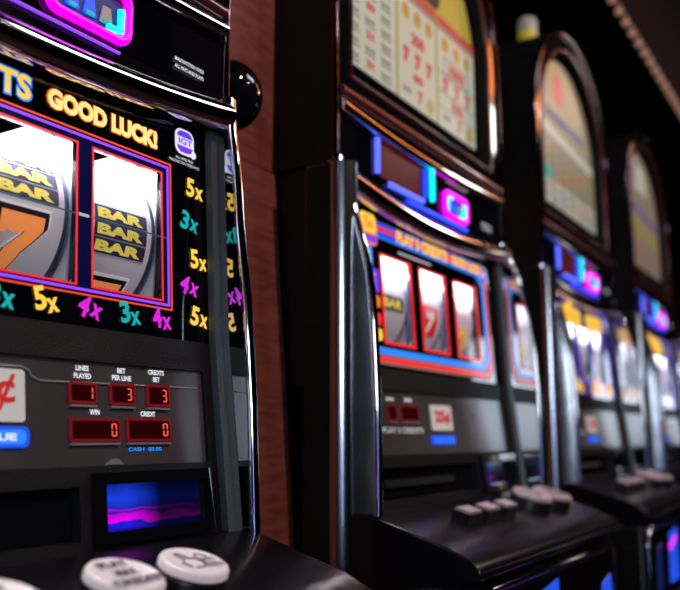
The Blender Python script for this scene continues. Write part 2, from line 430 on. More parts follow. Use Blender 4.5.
def theme_coins(mb, W):
    mb.holes([.075, .525], [-.235, -.038], [(a, b, -.2065, -.0895) for a, b in W], G(.0001), G(.0005), 'navy2')
    mb.frame(.075, .525, -.235, -.038, .002, G, 'purple', (.0004, .001))
    for u, w in ((.215, .155), (.395, .125)):
        mb.prism(rrect(u-w/2, u+w/2, -.088, -.052, .015), G(.0005), G(.0013), 'yel')
    mb.prism([(.19, -.055), (.205, -.040), (.225, -.040), (.24, -.055)], G(.0005), G(.0014), 'yel')
    mb.text('DOUBLE', .215, -.070, .014, G, 'orange', wid=.12, d=.0018); mb.text('GOLD', .395, -.070, .014, G, 'orange', wid=.09, d=.0018)
    logo(mb, .498, -.058, .9)
    for u, v, r in ((.12, -.215, .012), (.16, -.222, .014), (.21, -.217, .019), (.245, -.222, .012), (.345, -.222, .015), (.375, -.205, .013), (.395, -.224, .014), (.475, -.222, .016)):
        blob(mb, u, v, r, G, 'yel', .0014); blob(mb, u, v, r*.6, G, 'orange' if r < .016 else 'yelhot', .0018)
    blob(mb, .455, -.216, .016, G, 'r_org', .0016)

def theme_crown(mb, W):
    mb.holes([.075, .525], [-.235, -.038], [(a, b, -.2065, -.0895) for a, b in W], G(.0001), G(.0005), 'navy2')
    mb.frame(.075, .525, -.235, -.038, .004, G, 'purple', (.0004, .001))
    mb.prism(rrect(.13, .40, -.082, -.05, .014), G(.0005), G(.0013), 'yel')
    mb.prism([(.16, -.054), (.15, -.034), (.2, -.045), (.26, -.026), (.31, -.045), (.37, -.034), (.36, -.054)], G(.0006), G(.0015), 'yel')
    mb.text('JACKPOT', .265, -.066, .015, G, 'orange', wid=.2, d=.0019)
    logo(mb, .49, -.062, .9)

def pay_triple(mb, T2):
    # three ruled columns of winning combinations
    cols = [(.053, .203), (.209, .337), (.343, .490)]
    def clipc(u0, u1, v0, v1, k, d): mb.rect(u0, u1, v0, v1, T2, k, d=d)
    for a, b in cols: clipc(a, b, .160, .336, 'pay', (.0, .001))
    for x in (.206, .340): clipc(x-.003, x+.003, .160, .345, 'paydiv', (.0, .0016))
    ap = [(u, v) for u, v in arch(.215, base=.338)[2:] if v > .338]
    mb.prism([(.49, .338)]+ap+[(.06, .338)], T2(.0), T2(.0008), 'payyel')
    for a, b in cols[1:]:
        clipc(a, b, .325, .336, 'paypink', (.0009, .0013)); clipc(a, b, .338, .348, 'payred', (.0009, .0014))
    mb.prism(rrect(.20, .355, .352, .46, .02), T2(.0006), T2(.0014), 'r_black')
    blob(mb, .275, .43, .014, T2, 'payyel', .002); mb.text('7 7 7', .275, .39, .02, T2, 'payred', wid=.10, d=.002)
    for ci, (a, b) in enumerate(cols):
        w = b-a
        if ci == 0:
            for r in range(8):
                v = .325-r*.0215
                for j in range(3):
                    u = a+w*(.2+.3*j)
                    mid = (j == 1 and r % 2 == 1)
                    if mid: mb.text(('2X', '40', '3X', '80', '5X')[r % 5], u, v, .012, T2, 'payred', wid=.024, d=.0018, bold=.04)
                    else: mb.text('BAR', u, v, .008, T2, 'paygrey', wid=.028, d=.0018, bold=.03); clipc(u-.015, u+.015, v-.0085, v-.0065, 'paygrey', (.001, .0014))
        else:
            for j in range(3):
                u = a+w*(.2+.3*j)
                blob(mb, u, .304, .013, T2, 'payyel', .0014); mb.text('7', u, .304, .016, T2, 'payred', d=.0018)
            mb.text('200' if ci == 1 else '1000', a+w/2, .268, .020, T2, 'payred', wid=.045 if ci == 1 else .062, bold=.05, d=.0018)
            if ci == 2: mb.frame(a+w*.16, a+w*.84, .254, .283, .0015, T2, 'paygrey', (.001, .0015))
            for j in range(3): mb.text('7', a+w*(.2+.3*j), .234, .026, T2, 'payred', bold=.11, d=.0018)
            mb.text('80' if ci == 1 else '100', a+w/2, .207, .013 if ci == 1 else .019, T2, 'payred', wid=.032 if ci == 1 else .045, bold=.05, d=.0018)
            mb.text('BAR', a+w*.22, .180, .009, T2, 'paygrey', wid=.026, d=.0018)
            mb.text('7', a+w*.55, .179, .022, T2, 'payred', bold=.07, d=.0018)
            blob(mb, a+w*.82, .178, .013, T2, 'payyel', .0016)
        if ci == 2:
            for v in (.252, .220, .194): clipc(a, b, v-.0007, v+.0007, 'paygrey', (.001, .0014))

def pay_gold(mb, T2):
    ap = [(u, v) for u, v in arch(.215, base=.162)]
    mb.prism([p for p in ap], T2(.0), T2(.0008), 'paygrey2')
    mb.prism([(.10, .34), (.45, .34), (.44, .40), (.40, .47), (.34, .505), (.21, .505), (.15, .47), (.11, .40)], T2(.0006), T2(.0012), 'paygold')
    blob(mb, .23, .44, .035, T2, 'payred', .0016, 16, 1.2); blob(mb, .32, .43, .03, T2, 'paygold', .002, 16, 1.3)
    mb.prism([(.07, .345), (.48, .325), (.48, .305), (.07, .325)], T2(.0008), T2(.0016), 'pay')
    mb.text('DOUBLE GOLD', .275, .37, .022, T2, 'payblue', wid=.28, bold=.06, d=.0022)
    for r in range(7):
        v = .292-r*.02
        mb.rect(.07, .485, v-.007, v+.007, T2, 'paygold' if r < 4 else 'pay', d=(.0008, .0014))
        for j in range(6): mb.text('7 5 0'.split()[(r+j) % 3]*2, .10+j*.068, v, .010, T2, ('paygrey', 'payred', 'paygrey', 'payblue')[(r+j) % 4], wid=.034, d=.0019)
    mb.rect(.07, .16, .215, .245, T2, 'payteal', d=(.001, .0024))
    mb.text('7', .40, .19, .02, T2, 'payred', d=.0026, bold=.06); mb.text('7', .44, .185, .02, T2, 'payblue', d=.0026, bold=.06)

def pay_plain(mb, T2):
    mb.prism(arch(.215, base=.162), T2(.0), T2(.0008), 'paygrey2')
    mb.prism([(.08, .25), (.47, .25), (.47, .30), (.08, .33)], T2(.0008), T2(.0016), 'paygold')
    mb.prism([(.08, .34), (.47, .31), (.47, .325), (.08, .355)], T2(.0008), T2(.0016), 'payblue')
    mb.prism([(.2, .40), (.35, .40), (.33, .48), (.22, .48)], T2(.0008), T2(.0016), 'pay')
    for r in range(3):
        for j in range(4): mb.text('50', .12+j*.1, .235-r*.025, .014, T2, 'payred' if j % 2 else 'paygrey', wid=.04, d=.0019)

def machine(idx, x, label, theme, paytab, W, reels, cardtxt, digits):
    root = empty('slot_machine', (x+WM/2, .525, 0), label, 'slot machine', 'row of slot machines')
    global PROF
    PROF = PROF_A if idx == 0 else PROF_B
    du, dv = (-.026, -.013) if idx else (-.008, -.010)
    # ---- cabinet body
    mb = MB()
    mb.box(.004, .546, -1.427, 0, -.50, -.20, 'cabinet')
    mb.box(.004, .020, -.50, 0, -.20, -.028, 'cabinet'); mb.box(.530, .546, -.50, 0, -.20, -.028, 'cabinet')
    mb.box(.020, .530, -.020, 0, -.20, -.045, 'cabinet')
    mb.box(-.013, .016, -1.40, -.004, -.034, .0100, 'cabinet')  # black strip added to hide the wood's reflection in the corner column
    mb.box(.004, .546, -.50, -.26, -.20, -.028, 'cabinet')
    mb.box(.004, .546, -1.427, -.50, -.20, .02, 'cabinet')
    mb.build('cabinet', root, .006)
    # ---- top box : arched housing
    A = arch(.275); I = arch(.232, base=.122, sp=SPR)
    mb = MB()
    n = len(A); dep = -.34
    vs = [L(u, v, dep) for u, v in A]+[L(u, v, 0) for u, v in A]
    mb.add(vs, [list(range(n))[::-1]], 'cabinet')
    mb.add(vs, [(i, (i+1) % n, n+(i+1) % n, n+i) for i in range(n)], 'cabinet', True)
    o0 = len(mb.v)
    vs = [L(u, v, 0) for u, v in A]+[L(u, v, 0) for u, v in I]+[L(u, v, -.024) for u, v in I]
    mb.add(vs, [(i, (i+1) % n, n+(i+1) % n, n+i) for i in range(n)], 'gloss')
    mb.add(vs, [(n+i, n+(i+1) % n, 2*n+(i+1) % n, 2*n+i) for i in range(n)], 'matte')
    o = mb.build('top_box', root)
    try: o.data.set_sharp_from_angle(angle=.6)
    except Exception: pass
    # backing + backlit pay table glass
    mb = MB(); TG = lambda d=0.: T(-.021+d)
    mb.prism(arch(.2325, base=.1215), T(-.026), T(-.0215), 'glassblack')
    paytab(mb, TG)
    mb.build('pay_table_glass', root)
    mb = MB()
    edge = [L(.004, v, .001) for v in (0, .1, .2)]+[L(u, v, .001) for u, v in [(.275-.271*math.cos(PI*i/36), SPR+.271*math.sin(PI*i/36)) for i in range(37)]]+[L(.546, v, .001) for v in (.2, .1, 0)]
    mb.tube(edge, .0045, 'dkchrome', 12)
    mb.build('chrome_edge_trim', root)
    mb = MB()
    ie = [L(u, v, .0) for u, v in arch(.233, base=.121)]
    mb.tube(ie, .0035, 'maroon', 8, closed=True)
    mb.build('inner_trim', root)
    # moulding
    mb = MB()
    sg_ = lambda u: 1-((u-.275)/.27)**2
    mb.tube([L(.012+.526*q/16, .075-.010*sg_(.012+.526*q/16), .004) for q in range(17)], .0078, 'chrome', 20)
    mb.tube([L(.012, .093, .002), L(.538, .093, .002)], .008, 'maroon', 16)
    mb.build('moulding', root)
    # top display
    mb = MB(); D = lambda d=0.: (lambda u, v: L(u+du, v+dv+(.003 if idx else 0), .001+d)); DT = lambda w: (lambda u, v: L(u+du, v+dv, w))
    mb.prism(rrect(.06, .470, .001, .078, .006), T(-.004), T(.0012), 'glassblack')
    mb.frame(.11, .285, .012, .080, .003, D, 'gloss', (.0, .003))
    mb.rect(.135, .262, .020, .070, D, 'rust', d=(.0, .0012))
    mb.rect(.135, .285, .070, .080, D, 'dimblue', d=(.0, .0012))
    disp = mb.build('win_display', root)
    def lamp(pts, r, k, name='neon_tube', closed=False):
        q = MB(); q.tube([L(u+du, v+dv+.004, .005) for u, v in pts], r, k, 10, closed); return q.build(name, disp)
    lamp([(.127, .020), (.127, .067)], .0036, 'neonpale'); lamp([(.158, .0125), (.258, .0125)], .0036, 'neonpale')
    lamp([(.268, .022), (.268, .062)], .0034, 'neonblue'); lamp([(.287, .020), (.287, .069)], .0048, 'neoncyan')
    lamp([(.21, .0015), (.41, .0015)], .0030 if idx else .0014, 'neonblue' if idx else 'vio')
    gx0, gx1, gy0, gy1 = (.333, .412, .012, .047) if idx else (.335, .418, .0125, .056)
    lamp(rrect(gx0, gx1, gy0, gy1, .010), .0042, 'neonmag', closed=True)
    lamp([(gx0+.008, gy1-.028), (gx0+.008, gy1-.009), (gx0+.022, gy1-.007)], .0035, 'neoncyan')
    lamp([(gx1-.008, gy0+.028), (gx1-.008, gy0+.009), (gx1-.022, gy0+.007)], .0035, 'neoncyan')
    q = MB()
    q.rect(gx0+.004, gx1-.004, gy0+.004, gy1-.004, D, 'dimblue', d=(.0, .0014))
    for j in range(3):
        c = gx0+.024+j*.018
        q.prism([(c-.007, gy0+.014), (c+.007, gy0+.014), (c+.004, gy0+.029), (c-.004, gy0+.029)], DT(.002), DT(.004), 'neonblue' if j < 2 else 'greybar')
        q.rect(c-.004, c+.004, gy0+.014, gy0+.017, D, 'teal', d=(.0, .004))
    q.build('lit_symbol_window', disp)
    q = MB()
    if idx: q.rect(.345, .420, .066, .078, D, 'greybar', r=.003, d=(.0, .002))
    else:
        blob(q, .400, .070, .004, D, 'white', .002); blob(q, .414, .069, .004, D, 'teal', .002)
    q.build('caption_label', disp)
    q = MB()
    q.text('MALFUNCTION VOIDS', .500, .0305, .0036, D, 'white', wid=.040, bold=.02, d=.0015)
    q.text('ALL PAYS AND PLAYS', .500, .0235, .0036, D, 'white', wid=.040, bold=.02, d=.0015)
    q.build('warning_text', disp)
    # ---- door: side flanges
    for s in (0, 1):
        mb = MB()
        ua, ub = ((0, .009), (.541, .55))[s]
        vv = [-.002, -.012, -.03, -.05, -.07, -.1, -.13, -.16, -.2, -.25, -.3, -.36, -.41]; NT = 12
        uin = (.009, .541)[s]; sg = (1, -1)[s]; ue = (0, .55)[s]
        vs = []
        for v in vv:              # rounded pillar outside, flat mirror wall inside
            for t in range(NT+1):
                q = t/NT; vs.append(L(ue+sg*(-.003+.010*q**3), v, -.026+(ow(v)+.026)*q))
        m = NT+1; nv = len(vv)
        mb.add(vs, [(i*m+t, i*m+t+1, (i+1)*m+t+1, (i+1)*m+t) for i in range(nv-1) for t in range(NT)], 'side', True)
        iw = [L(uin, v, ow(v)) for v in vv]+[L(uin, v, -.026) for v in vv]
        mb.add(iw, [list(range(nv))+list(range(2*nv-1, nv-1, -1))], 'mirror')
        ed = [L(ue+sg*.007, v, ow(v)) for v in vv]+[L(uin, v, ow(v)) for v in vv]+[L(ue-sg*.003, v, -.026) for v in vv]+[L(uin, v, -.026) for v in vv]
        mb.add(ed, [(i, i+1, nv+i+1, nv+i) for i in range(nv-1)]+[(2*nv+i, 3*nv+i, 3*nv+i+1, 2*nv+i+1) for i in range(nv-1)], 'side')
        for i, v in ((0, vv[0]), (nv-1, vv[-1])):
            cap = vs[i*m:(i+1)*m]+[L(uin, v, ow(v)), L(uin, v, -.026)]
            mb.add(cap, [list(range(len(cap)))], 'side')
        mb.build('door_side', root)
    # chrome bar over the door turning down into the edge strips
    mb = MB()
    sag = lambda u: 1-((u-.275)/.27)**2
    mb.tube([L(.006+.538*q/24, -.014-.020*sag(.006+.538*q/24), .004) for q in range(25)], .0140, 'chrome', 28)
    mb.build('chrome_bar', root)
    mb = MB(); mb.prism([(.006, -.012), (.1, -.024), (.19, -.030), (.36, -.030), (.45, -.024), (.544, -.012), (.544, .0), (.006, .0)], T(-.03), T(.0015), 'gloss'); mb.build('door_header', root)
    for s in (0, 1):
        mb = MB(); uu = (.0045, .5455)[s]
        vv = [.0, -.012, -.03, -.05, -.07, -.1, -.13, -.16, -.2, -.25, -.3, -.36, -.412]
        mb.tube([L(uu, v, ow(v)+.001) for v in vv], .0052, 'chrome', 12, rr=[.011, .008]+[.0052]*11)
        mb.build('chrome_edge_strip', root)
        if s == 0:
            mb = MB(); mb.tube([L(.0045, v, .0115) for v in (-.006, -.2, -.4, -.6, -.9, -1.2, -1.42)], .0180, 'column', 36)
        else:
            mb = MB(); mb.tube([L(.5515, v, -.018) for v in (-.006, -.2, -.4, -.6, -.9, -1.2, -1.42)], .009, 'column', 20)
        mb.build('corner_column', root)
    # ---- door face plate
    mb = MB()
    mb.holes([.009, .541], [-.41, -.24, -.026], [(.019, .531, -.241, -.030), (.060, .520, -.349, -.268), (.393, .510, -.400, -.361), (.06, .372, -.404, -.364)],
             G(-.008), G(.003), 'matte')
    mb.box(.009, .541, -.030, -.018, -.03, .006, 'matte')
    mb.build('door_panel', root)
    for a, b in ((.009, .019), (.531, .541)):
        mb = MB(); mb.prism([(a, -.41), (b, -.41), (b, -.24), (b, -.028), (a, -.028), (a, -.24)], G(.0), G(.011), 'bar')
        mb.build('door_bar', root, .0015, 2)
    # ---- reel glass
    mb = MB()
    vb, vt = -.2065, -.0895
    mb.holes([.019, .531], [-.241, -.030], [(a, b, vb, vt) for a, b in W], G(-.004), G(.0), 'glassblack')
    if idx == 0:
        mb.holes([.172, .479], [-.2095, -.0830], [(a, b, vb, vt) for a, b in W], G(.0), G(.0006), 'navy')
    for a, b in W: mb.frame(a-.0018, b+.0018, vb-.0018, vt+.0018, .0015 if idx == 0 else .0035, G, 'red' if idx < 2 else 'purple', (.0004, .0012))
    theme(mb, W)
    mb.build('reel_glass', root)
    for a, b in W:
        mb = MB(); mb.rect(a, b, vb, vt, G, 'pane', d=(-.003, -.002)); mb.build('window_pane', root)
    # ---- reels + housing
    hb = MB()
    g0, g1 = W[0][0]-.03, W[2][1]+.035
    hb.box(g0, g1, -.245, -.045, -.175, -.170, 'housing')
    hb.box(g0, g1, -.250, -.240, -.170, -.014, 'housing')
    for (a, b), sy in zip(W, reels):
        c = (a+b)/2-.002
        reel(root, c, sy)
        hb.box(c+.0450, c+.0470, -.240, -.060, -.170, -.018, 'housing')
    hb.build('reel_housing', root)
    la = bpy.data.lights.new('reel_lamp', 'AREA'); la.shape = 'RECTANGLE'; la.size = g1-g0-.02; la.size_y = .03
    la.energy = (3.0, 2.4, 2.0, 2.0)[idx]; la.color = (1, .97, 1)
    lo = bpy.data.objects.new('reel_lamp', la); COL.objects.link(lo); lo.parent = root
    lo.location = L((g0+g1)/2, -.055, -.034); lo.rotation_euler = (math.radians(8), 0, 0)
    # ---- control panel
    mb = MB()
    mb.rect(.060, .520, -.349, -.268, G, 'panel', d=(-.004, .0))
    if idx == 0:
        pl = [(.2, -.2765), (.3240, -.2765), (.330, -.279), (.333, -.2835), (.340, -.2860), (.513, -.2835)]
        mb.tube([G(.0006)(*p) for p in pl], .0008, 'silver', 6)
        for t, u, v, w in (('LINES', .380, -.2740, .013), ('PLAYED', .380, -.2800, .017), ('BET', .421, -.2735, .009), ('PER LINE', .421, -.2795, .021),
                           ('CREDITS', .461, -.2725, .019), ('BET', .461, -.2785, .008), ('WIN', .391, -.3078, .010), ('CREDIT', .449, -.3080, .017)):
            mb.text(t, u, v, .0042, G, 'white', wid=w, bold=.03, d=.001)
        mb.text('CASH  $0.00', .444, -.3370, .0036, G, 'lblue', wid=.038, bold=.03, d=.001)
        mb.prism([(.400, -.3485), (.420, -.3485), (.414, -.344), (.408, -.344)], G(.0), G(.001), 'silver')
    else:
        mb.text('PLAY 3 CREDITS', .158, -.3185, .0075, G, 'dwhite', wid=.112, bold=.03, d=.001)
        mb.rect(.120, .140, -.2815, -.2775, G, 'dwhite', d=(.0, .0008)); mb.rect(.170, .190, -.2815, -.2765, G, 'dwhite', d=(.0, .0008))
        if idx == 1: mb.text('7', .39, -.300, .016, G, 'rust', d=.001)
    cp = mb.build('control_panel', root)
    if idx == 0:
        for (a, b, c, d), ch in zip(((.3655, .3935, -.3015, -.2850), (.4070, .4345, -.3015, -.2840), (.4480, .4755, -.3015, -.2830), (.3655, .4165, -.3305, -.3125), (.4235, .4745, -.3305, -.3115)), digits):
            display(cp, a, b, c, d, None) if False else display(root, a, b, c, d, ch)
        cu0, cu1, cv0, cv1 = .226, .3255, -.3165, -.2790
    else:
        display(root, .119, .143, -.307, -.286, None); display(root, .154, .205, -.307, -.286, None)
        cu0, cu1, cv0, cv1 = .242, .309, -.3180, -.2830
    mb = MB(); mb.prism(rrect(cu0, cu1, cv0, cv1, .003), G(.0005), G(.002), 'card')
    if idx == 0: mb.text('25', .264, (cv0+cv1)/2, .028, G, 'cardred', wid=.050, bold=.05, d=.003); mb.text('¢', .3085, (cv0+cv1)/2+.002, .026, G, 'cardred', wid=.017, bold=.02, d=.003)
    else: mb.text(cardtxt, (cu0+cu1)/2, (cv0+cv1)/2, .020, G, 'cardred', wid=.050, bold=.05, d=.003)
    mb.build('denomination_card', root)
    mb = MB()
    if idx == 0:
        mb.prism(rrect(.215, .3290, -.3345, -.3195, .005), G(.0005), G(.002), 'blue'); mb.prism(rrect(.218, .3255, -.3320, -.3220, .004), G(.0015), G(.0026), 'lblue')
        mb.text('CREDIT VALUE', .2745, -.3270, .0052, G, 'white', wid=.085, bold=.04, d=.0034)
    else:
        mb.prism(rrect(.236, .312, -.3375, -.3250, .003), G(.0005), G(.002), 'blue'); mb.text('CREDIT VALUE', .274, -.3312, .0055, G, 'lblue', wid=.06, bold=.03, d=.003)
    mb.build('value_badge', root)
    # ---- bill slot and ticket screen
    mb = MB(); mb.rect(.06, .372, -.404, -.364, G, 'gloss', d=(-.012, -.006)); mb.rect(.10, .30, -.388, -.380, G, 'rub', r=.003, d=(-.008, -.002)); mb.build('bill_acceptor', root)
    mb = MB(); mb.frame(.384, .520, -.407, -.354, .009, G, 'gloss', (-.004, .009))
    mb.build('screen_bezel', root)
    mb = MB(); mb.rect(.393, .510, -.400, -.361, G, 'screen' if idx == 0 else ('screen2' if idx == 1 else 'glassblack'), d=(-.006, -.002)); mb.build('ticket_screen', root)
    # ---- button deck
    mb = MB()
    P = [(-.03, -.410), (.045, -.410), (.140, -.4382), (.170, -.4520), (.177, -.4580), (.179, -.464), (.176, -.469), (.168, -.4725), (-.03, -.50)]
    n = len(P); vs = [L(-.002, v, w) for w, v in P]+[L(.552, v, w) for w, v in P]
    mb.add(vs, [list(range(n)), list(range(n, 2*n))[::-1]]+[(i, (i+1) % n, n+(i+1) % n, n+i) for i in range(n)], 'deck')
    mb.build('button_deck', root, .0025)
    sl = (.410-.4545)/.15
    nrm = Vector((0, sl*-1*-1, 1)); nrm = Vector((0, -.2843, .9587))   # deck normal (x, y, z) : tilts towards the player
    def dk(u, w, h=0.): return L(u, -.410+(w-.045)*sl, w)+nrm*h
    def button(u, w, r, txt, h=.022, sx=1.):
        b = MB(); b.lathe(dk(u, w, -.004), nrm, [(r*1.04, 0), (r*1.04, h-.004), (r*.99, h), (r*.9, h)], 'rub', 36, sx)
        bo = b.build('button', root)
        c = MB(); c.lathe(dk(u, w, h-.006), nrm, [(r, 0), (r, .0045), (r*.96, .0065), (r*.88, .0075), (r*.84, .0066), (0.001, .0070)], 'button' if idx == 0 else 'button2', 36, sx)
        mp = lambda d=0.: (lambda a, s: dk(u, w, h+.0015+d)+Vector((a, 0, 0))+Vector((0, .9587, .2843))*s)
        if txt:
            if txt == 'hand':
                c.tube([mp(.0)(x*r, y*r) for x, y in ((-.45, -.35), (-.55, -.05), (-.3, .1), (-.35, .5), (-.2, .55), (-.1, .15), (.1, .1), (.15, -.3), (-.1, -.45), (-.35, -.4))], .0005, 'legend', 5)
                c.tube([mp(.0)(x*r, y*r) for x, y in ((.15, .1), (.3, .35), (.5, .3), (.6, .1))], .0004, 'legend', 5)
                c.text('SPIN', .38*r, -.08*r, r*.24, mp, 'legend', wid=r*.6, bold=.03, d=.0003); c.text('REELS', .38*r, -.42*r, r*.24, mp, 'legend', wid=r*.75, bold=.03, d=.0003)
            else:
                rows = txt.split('/')
                for i, t in enumerate(rows): c.text(t, 0, (len(rows)-1)*.25*r-i*.5*r, r*.34, mp, 'legend', wid=r*.235*len(t), bold=.05, d=.0003)
        c.build('button_cap', bo)
    if idx == 0:
        button(.3795, .118, .0245, 'hand'); button(.3165, .118, .0255, 'PLAY/MAX/CREDITS'); button(.226, .118, .0245, 'BET/ONE'); button(.15, .118, .0245, 'CASH/OUT')
    else:
        button(.455, .098, .029, 'hand', .018); button(.385, .092, .029, 'PLAY/MAX', .018)
        for u in (.265, .205, .145):
            b = MB(); b.add(*slab(dk, u, .098, .020, .011, .0, .012), 'rub'); bo = b.build('button', root)
            c = MB(); c.add(*slab(dk, u, .098, .018, .009, .012, .015), 'button2'); c.build('button_cap', bo)
    # ---- lower door
    mb = MB()
    mb.box(.0, .55, -1.30, -.478, .02, .166, 'cabinet'); mb.box(.02, .53, -1.427, -1.30, -.02, .14, 'gloss')
    mb.build('lower_door', root, .008)
    mb = MB(); mb.tube([L(u, v, .168) for u, v in rrect(.020, .538, -.93, -.486, .03)], .004, 'chrome', 10, closed=True); mb.build('lower_door_trim', root)
    mb = MB(); BG = lambda d=0.: T(.167+d)
    mb.prism(rrect(.02, .53, -.92, -.494, .025), T(.164), T(.168), 'glassblack')
    for (a, b, c, d, k) in ((.185, .265, -.60, -.502, 'blue'), (.455, .510, -.60, -.528, 'blue'), (.510, .526, -.60, -.54, 'dimblue'), (.08, .12, -.60, -.52, 'dimblue')):
        mb.prism([(a, c), (b, c), (b, d), (a+.01, d-.008)], T(.1675), T(.169), k)
    mb.prism([(.190, -.530), (.250, -.516), (.250, -.523), (.190, -.540)], T(.1685), T(.1698), 'neonmag')
    mb.prism(rrect(.1, .45, -.86, -.62, .02), T(.1675), T(.1685), 'navy2')
    mb.build('belly_glass', root)
    return root

def slab(dk, u, w, du, dw, h0, h1):
    p = [dk(u+a*du, w+b*dw, h) for h in (h0, h1) for b in (-1, 1) for a in (-1, 1)]
    return p, [(0, 2, 3, 1), (4, 5, 7, 6), (0, 1, 5, 4), (2, 6, 7, 3), (0, 4, 6, 2), (1, 3, 7, 5)]

def screen_mat(name, strength):
    # picture shown on the small ticket screen: blue field, magenta band, dark right side
    m = bpy.data.materials.new(name); m.use_nodes = True; nt = m.node_tree; b = nt.nodes['Principled BSDF']
    b.inputs['Base Color'].default_value = (.003, .004, .01, 1); b.inputs['Roughness'].default_value = .08
    tc = nt.nodes.new('ShaderNodeTexCoord'); sp = nt.nodes.new('ShaderNodeSeparateXYZ'); nt.links.new(tc.outputs['Generated'], sp.inputs[0])
    rx = nt.nodes.new('ShaderNodeValToRGB'); e = rx.color_ramp.elements
    e[0].position = .28; e[0].color = (1, 1, 1, 1); e[1].position = .58; e[1].color = (.05, .05, .05, 1)
    nz = nt.nodes.new('ShaderNodeTexNoise'); nz.inputs['Scale'].default_value = 3.5; nt.links.new(tc.outputs['Generated'], nz.inputs[0])
    ad = nt.nodes.new('ShaderNodeMath'); ad.operation = 'MULTIPLY_ADD'; ad.inputs[1].default_value = .22; ad.use_clamp = False
    nt.links.new(nz.outputs['Fac'], ad.inputs[0]); nt.links.new(sp.outputs['Z'], ad.inputs[2])
    rz = nt.nodes.new('ShaderNodeValToRGB'); rz.color_ramp.interpolation = 'LINEAR'; z = rz.color_ramp
    z.elements[0].position = 0; z.elements[0].color = (.01, .005, .5, 1)
    z.elements[1].position = 1; z.elements[1].color = (.005, .02, .28, 1)
    for p, c in ((.27, (.02, .01, .7)), (.30, (.95, .0, .9)), (.42, (.55, .0, .8)), (.46, (.01, .01, .25)), (.51, (.45, .0, .7)), (.54, (.01, .02, .45)), (.75, (.01, .05, .75))):
        q = z.elements.new(p); q.color = (*c, 1)
    nt.links.new(ad.outputs[0], rz.inputs['Fac']); nt.links.new(sp.outputs['X'], rx.inputs['Fac'])
    mx = nt.nodes.new('ShaderNodeMix'); mx.data_type = 'RGBA'; mx.blend_type = 'MULTIPLY'; mx.inputs[0].default_value = 1
    nt.links.new(rz.outputs['Color'], mx.inputs[6]); nt.links.new(rx.outputs['Color'], mx.inputs[7])
    nt.links.new(mx.outputs[2], b.inputs['Emission Color']); b.inputs['Emission Strength'].default_value = strength
    return m
M['screen'] = screen_mat('ticket_screen_picture', 1.0)
M['screen2'] = screen_mat('dim_ticket_screen_picture', .14)

X0, PITCH = .076, .748
xs = [X0+PITCH*i for i in range(4)]
W1 = [(.197, .276), (.295, .374), (.3925, .4715)]
W2 = [(.133, .217), (.247, .330), (.364, .447)]
W3 = [(.150, .236), (.262, .346), (.372, .456)]
machine(0, xs[0], 'sharpest slot machine at the left edge, coloured multipliers around its reels', theme_multi, pay_triple, W1,
        [[(.02, 'seven_orange'), (-.04, 'bar3')], [(.024, 'bar3'), (-.032, 'seven_orange')], [(.052, 'arc'), (-.004, 'bar3'), (-.072, 'seven_orange')]], '25¢', '13300')
machine(1, xs[1], 'slot machine with red and blue striped reel border, second from the left', theme_stripes, pay_triple, W2,
        [[(.0, 'bar1'), (.05, 'arc')], [(-.012, 'seven_red'), (.05, 'arc')], [(-.030, 'coin'), (.012, 'arc')]], '25¢', '')
m3 = machine(2, xs[2], 'third slot machine from the left, gold coins below its three reels', theme_coins, pay_gold, W3,
        [[(-.02, 'seven_red')], [(-.030, 'gem'), (.03, 'bar1')], [(-.01, 'bar1')]], '25¢', '')
machine(3, xs[3], 'farthest slot machine at the right edge with a gold crown title', theme_crown, pay_plain, W3,
        [[(-.01, 'bar1')], [(-.03, 'coin')], [(.0, 'seven_red')]], '25¢', '')

# signal candle on the third machine
mb = MB(); c = L(.275, .588, -.10)
mb.lathe(c-Vector((0, 0, .006)), (0, 0, 1), [(.030, 0), (.030, .010), (.024, .013)], 'gloss', 24)
mb.lathe(c+Vector((0, 0, .007)), (0, 0, 1), [(.0225, 0), (.0225, .030)], 'lensyel', 24)
mb.lathe(c+Vector((0, 0, .037)), (0, 0, 1), [(.0225, 0), (.0225, .026), (.018, .033), (.006, .036)], 'lens', 24)
mb.build('signal_candle', m3)
# black pull-handle hub on the right side of the first machine
mb = MB()
m1 = bpy.data.objects['slot_machine']
mb.lathe(L(.538, .036, -.040), (1, 0, 0), [(.020, 0), (.020, .012), (.012, .0175), (.012, .022)]+[(.040*math.sin(PI*q/14), .058-.040*math.cos(PI*q/14)) for q in range(3, 14)]+[(.0005, .098)], 'gloss', 40)
mb.build('pull_knob', m1)

# --------------------------------------------- wooden fillers between machines
def filler(x0, x1, z0, z1, name, label, group, y=.613):
    mb = MB()
    # profile in y,z: the lower board leans out towards its foot
    pr = [(y, z0), (y, z1), (y+.02, z1), (y+.02, z0)] if z0 > 1 else [(y-.048, z0), (y-.048, .86), (y-.004, z1), (y+.02, z1), (y+.02, z0)]
    n = len(pr); vs = [Vector((x, a, b)) for x in (x0, x1) for a, b in pr]
    mb.add(vs, [list(range(n))[::-1], list(range(n, 2*n))]+[(i, (i+1) % n, n+(i+1) % n, n+i) for i in range(n)], 'wood')
    # rear spine that carries the board back to the wall
    xm = (x0+x1)/2
    p = [Vector((x, yy, z)) for yy in (y+.02, 1.135) for z in (z0, z1) for x in (xm-.02, xm+.02)]
    mb.add(p, [(0, 2, 3, 1), (4, 5, 7, 6), (0, 1, 5, 4), (2, 6, 7, 3), (0, 4, 6, 2), (1, 3, 7, 5)], 'cabinet')
    o = mb.build(name, None, .0015, 2); o['label'] = label; o['category'] = 'wooden panel'
    if group: o['group'] = group
    return o
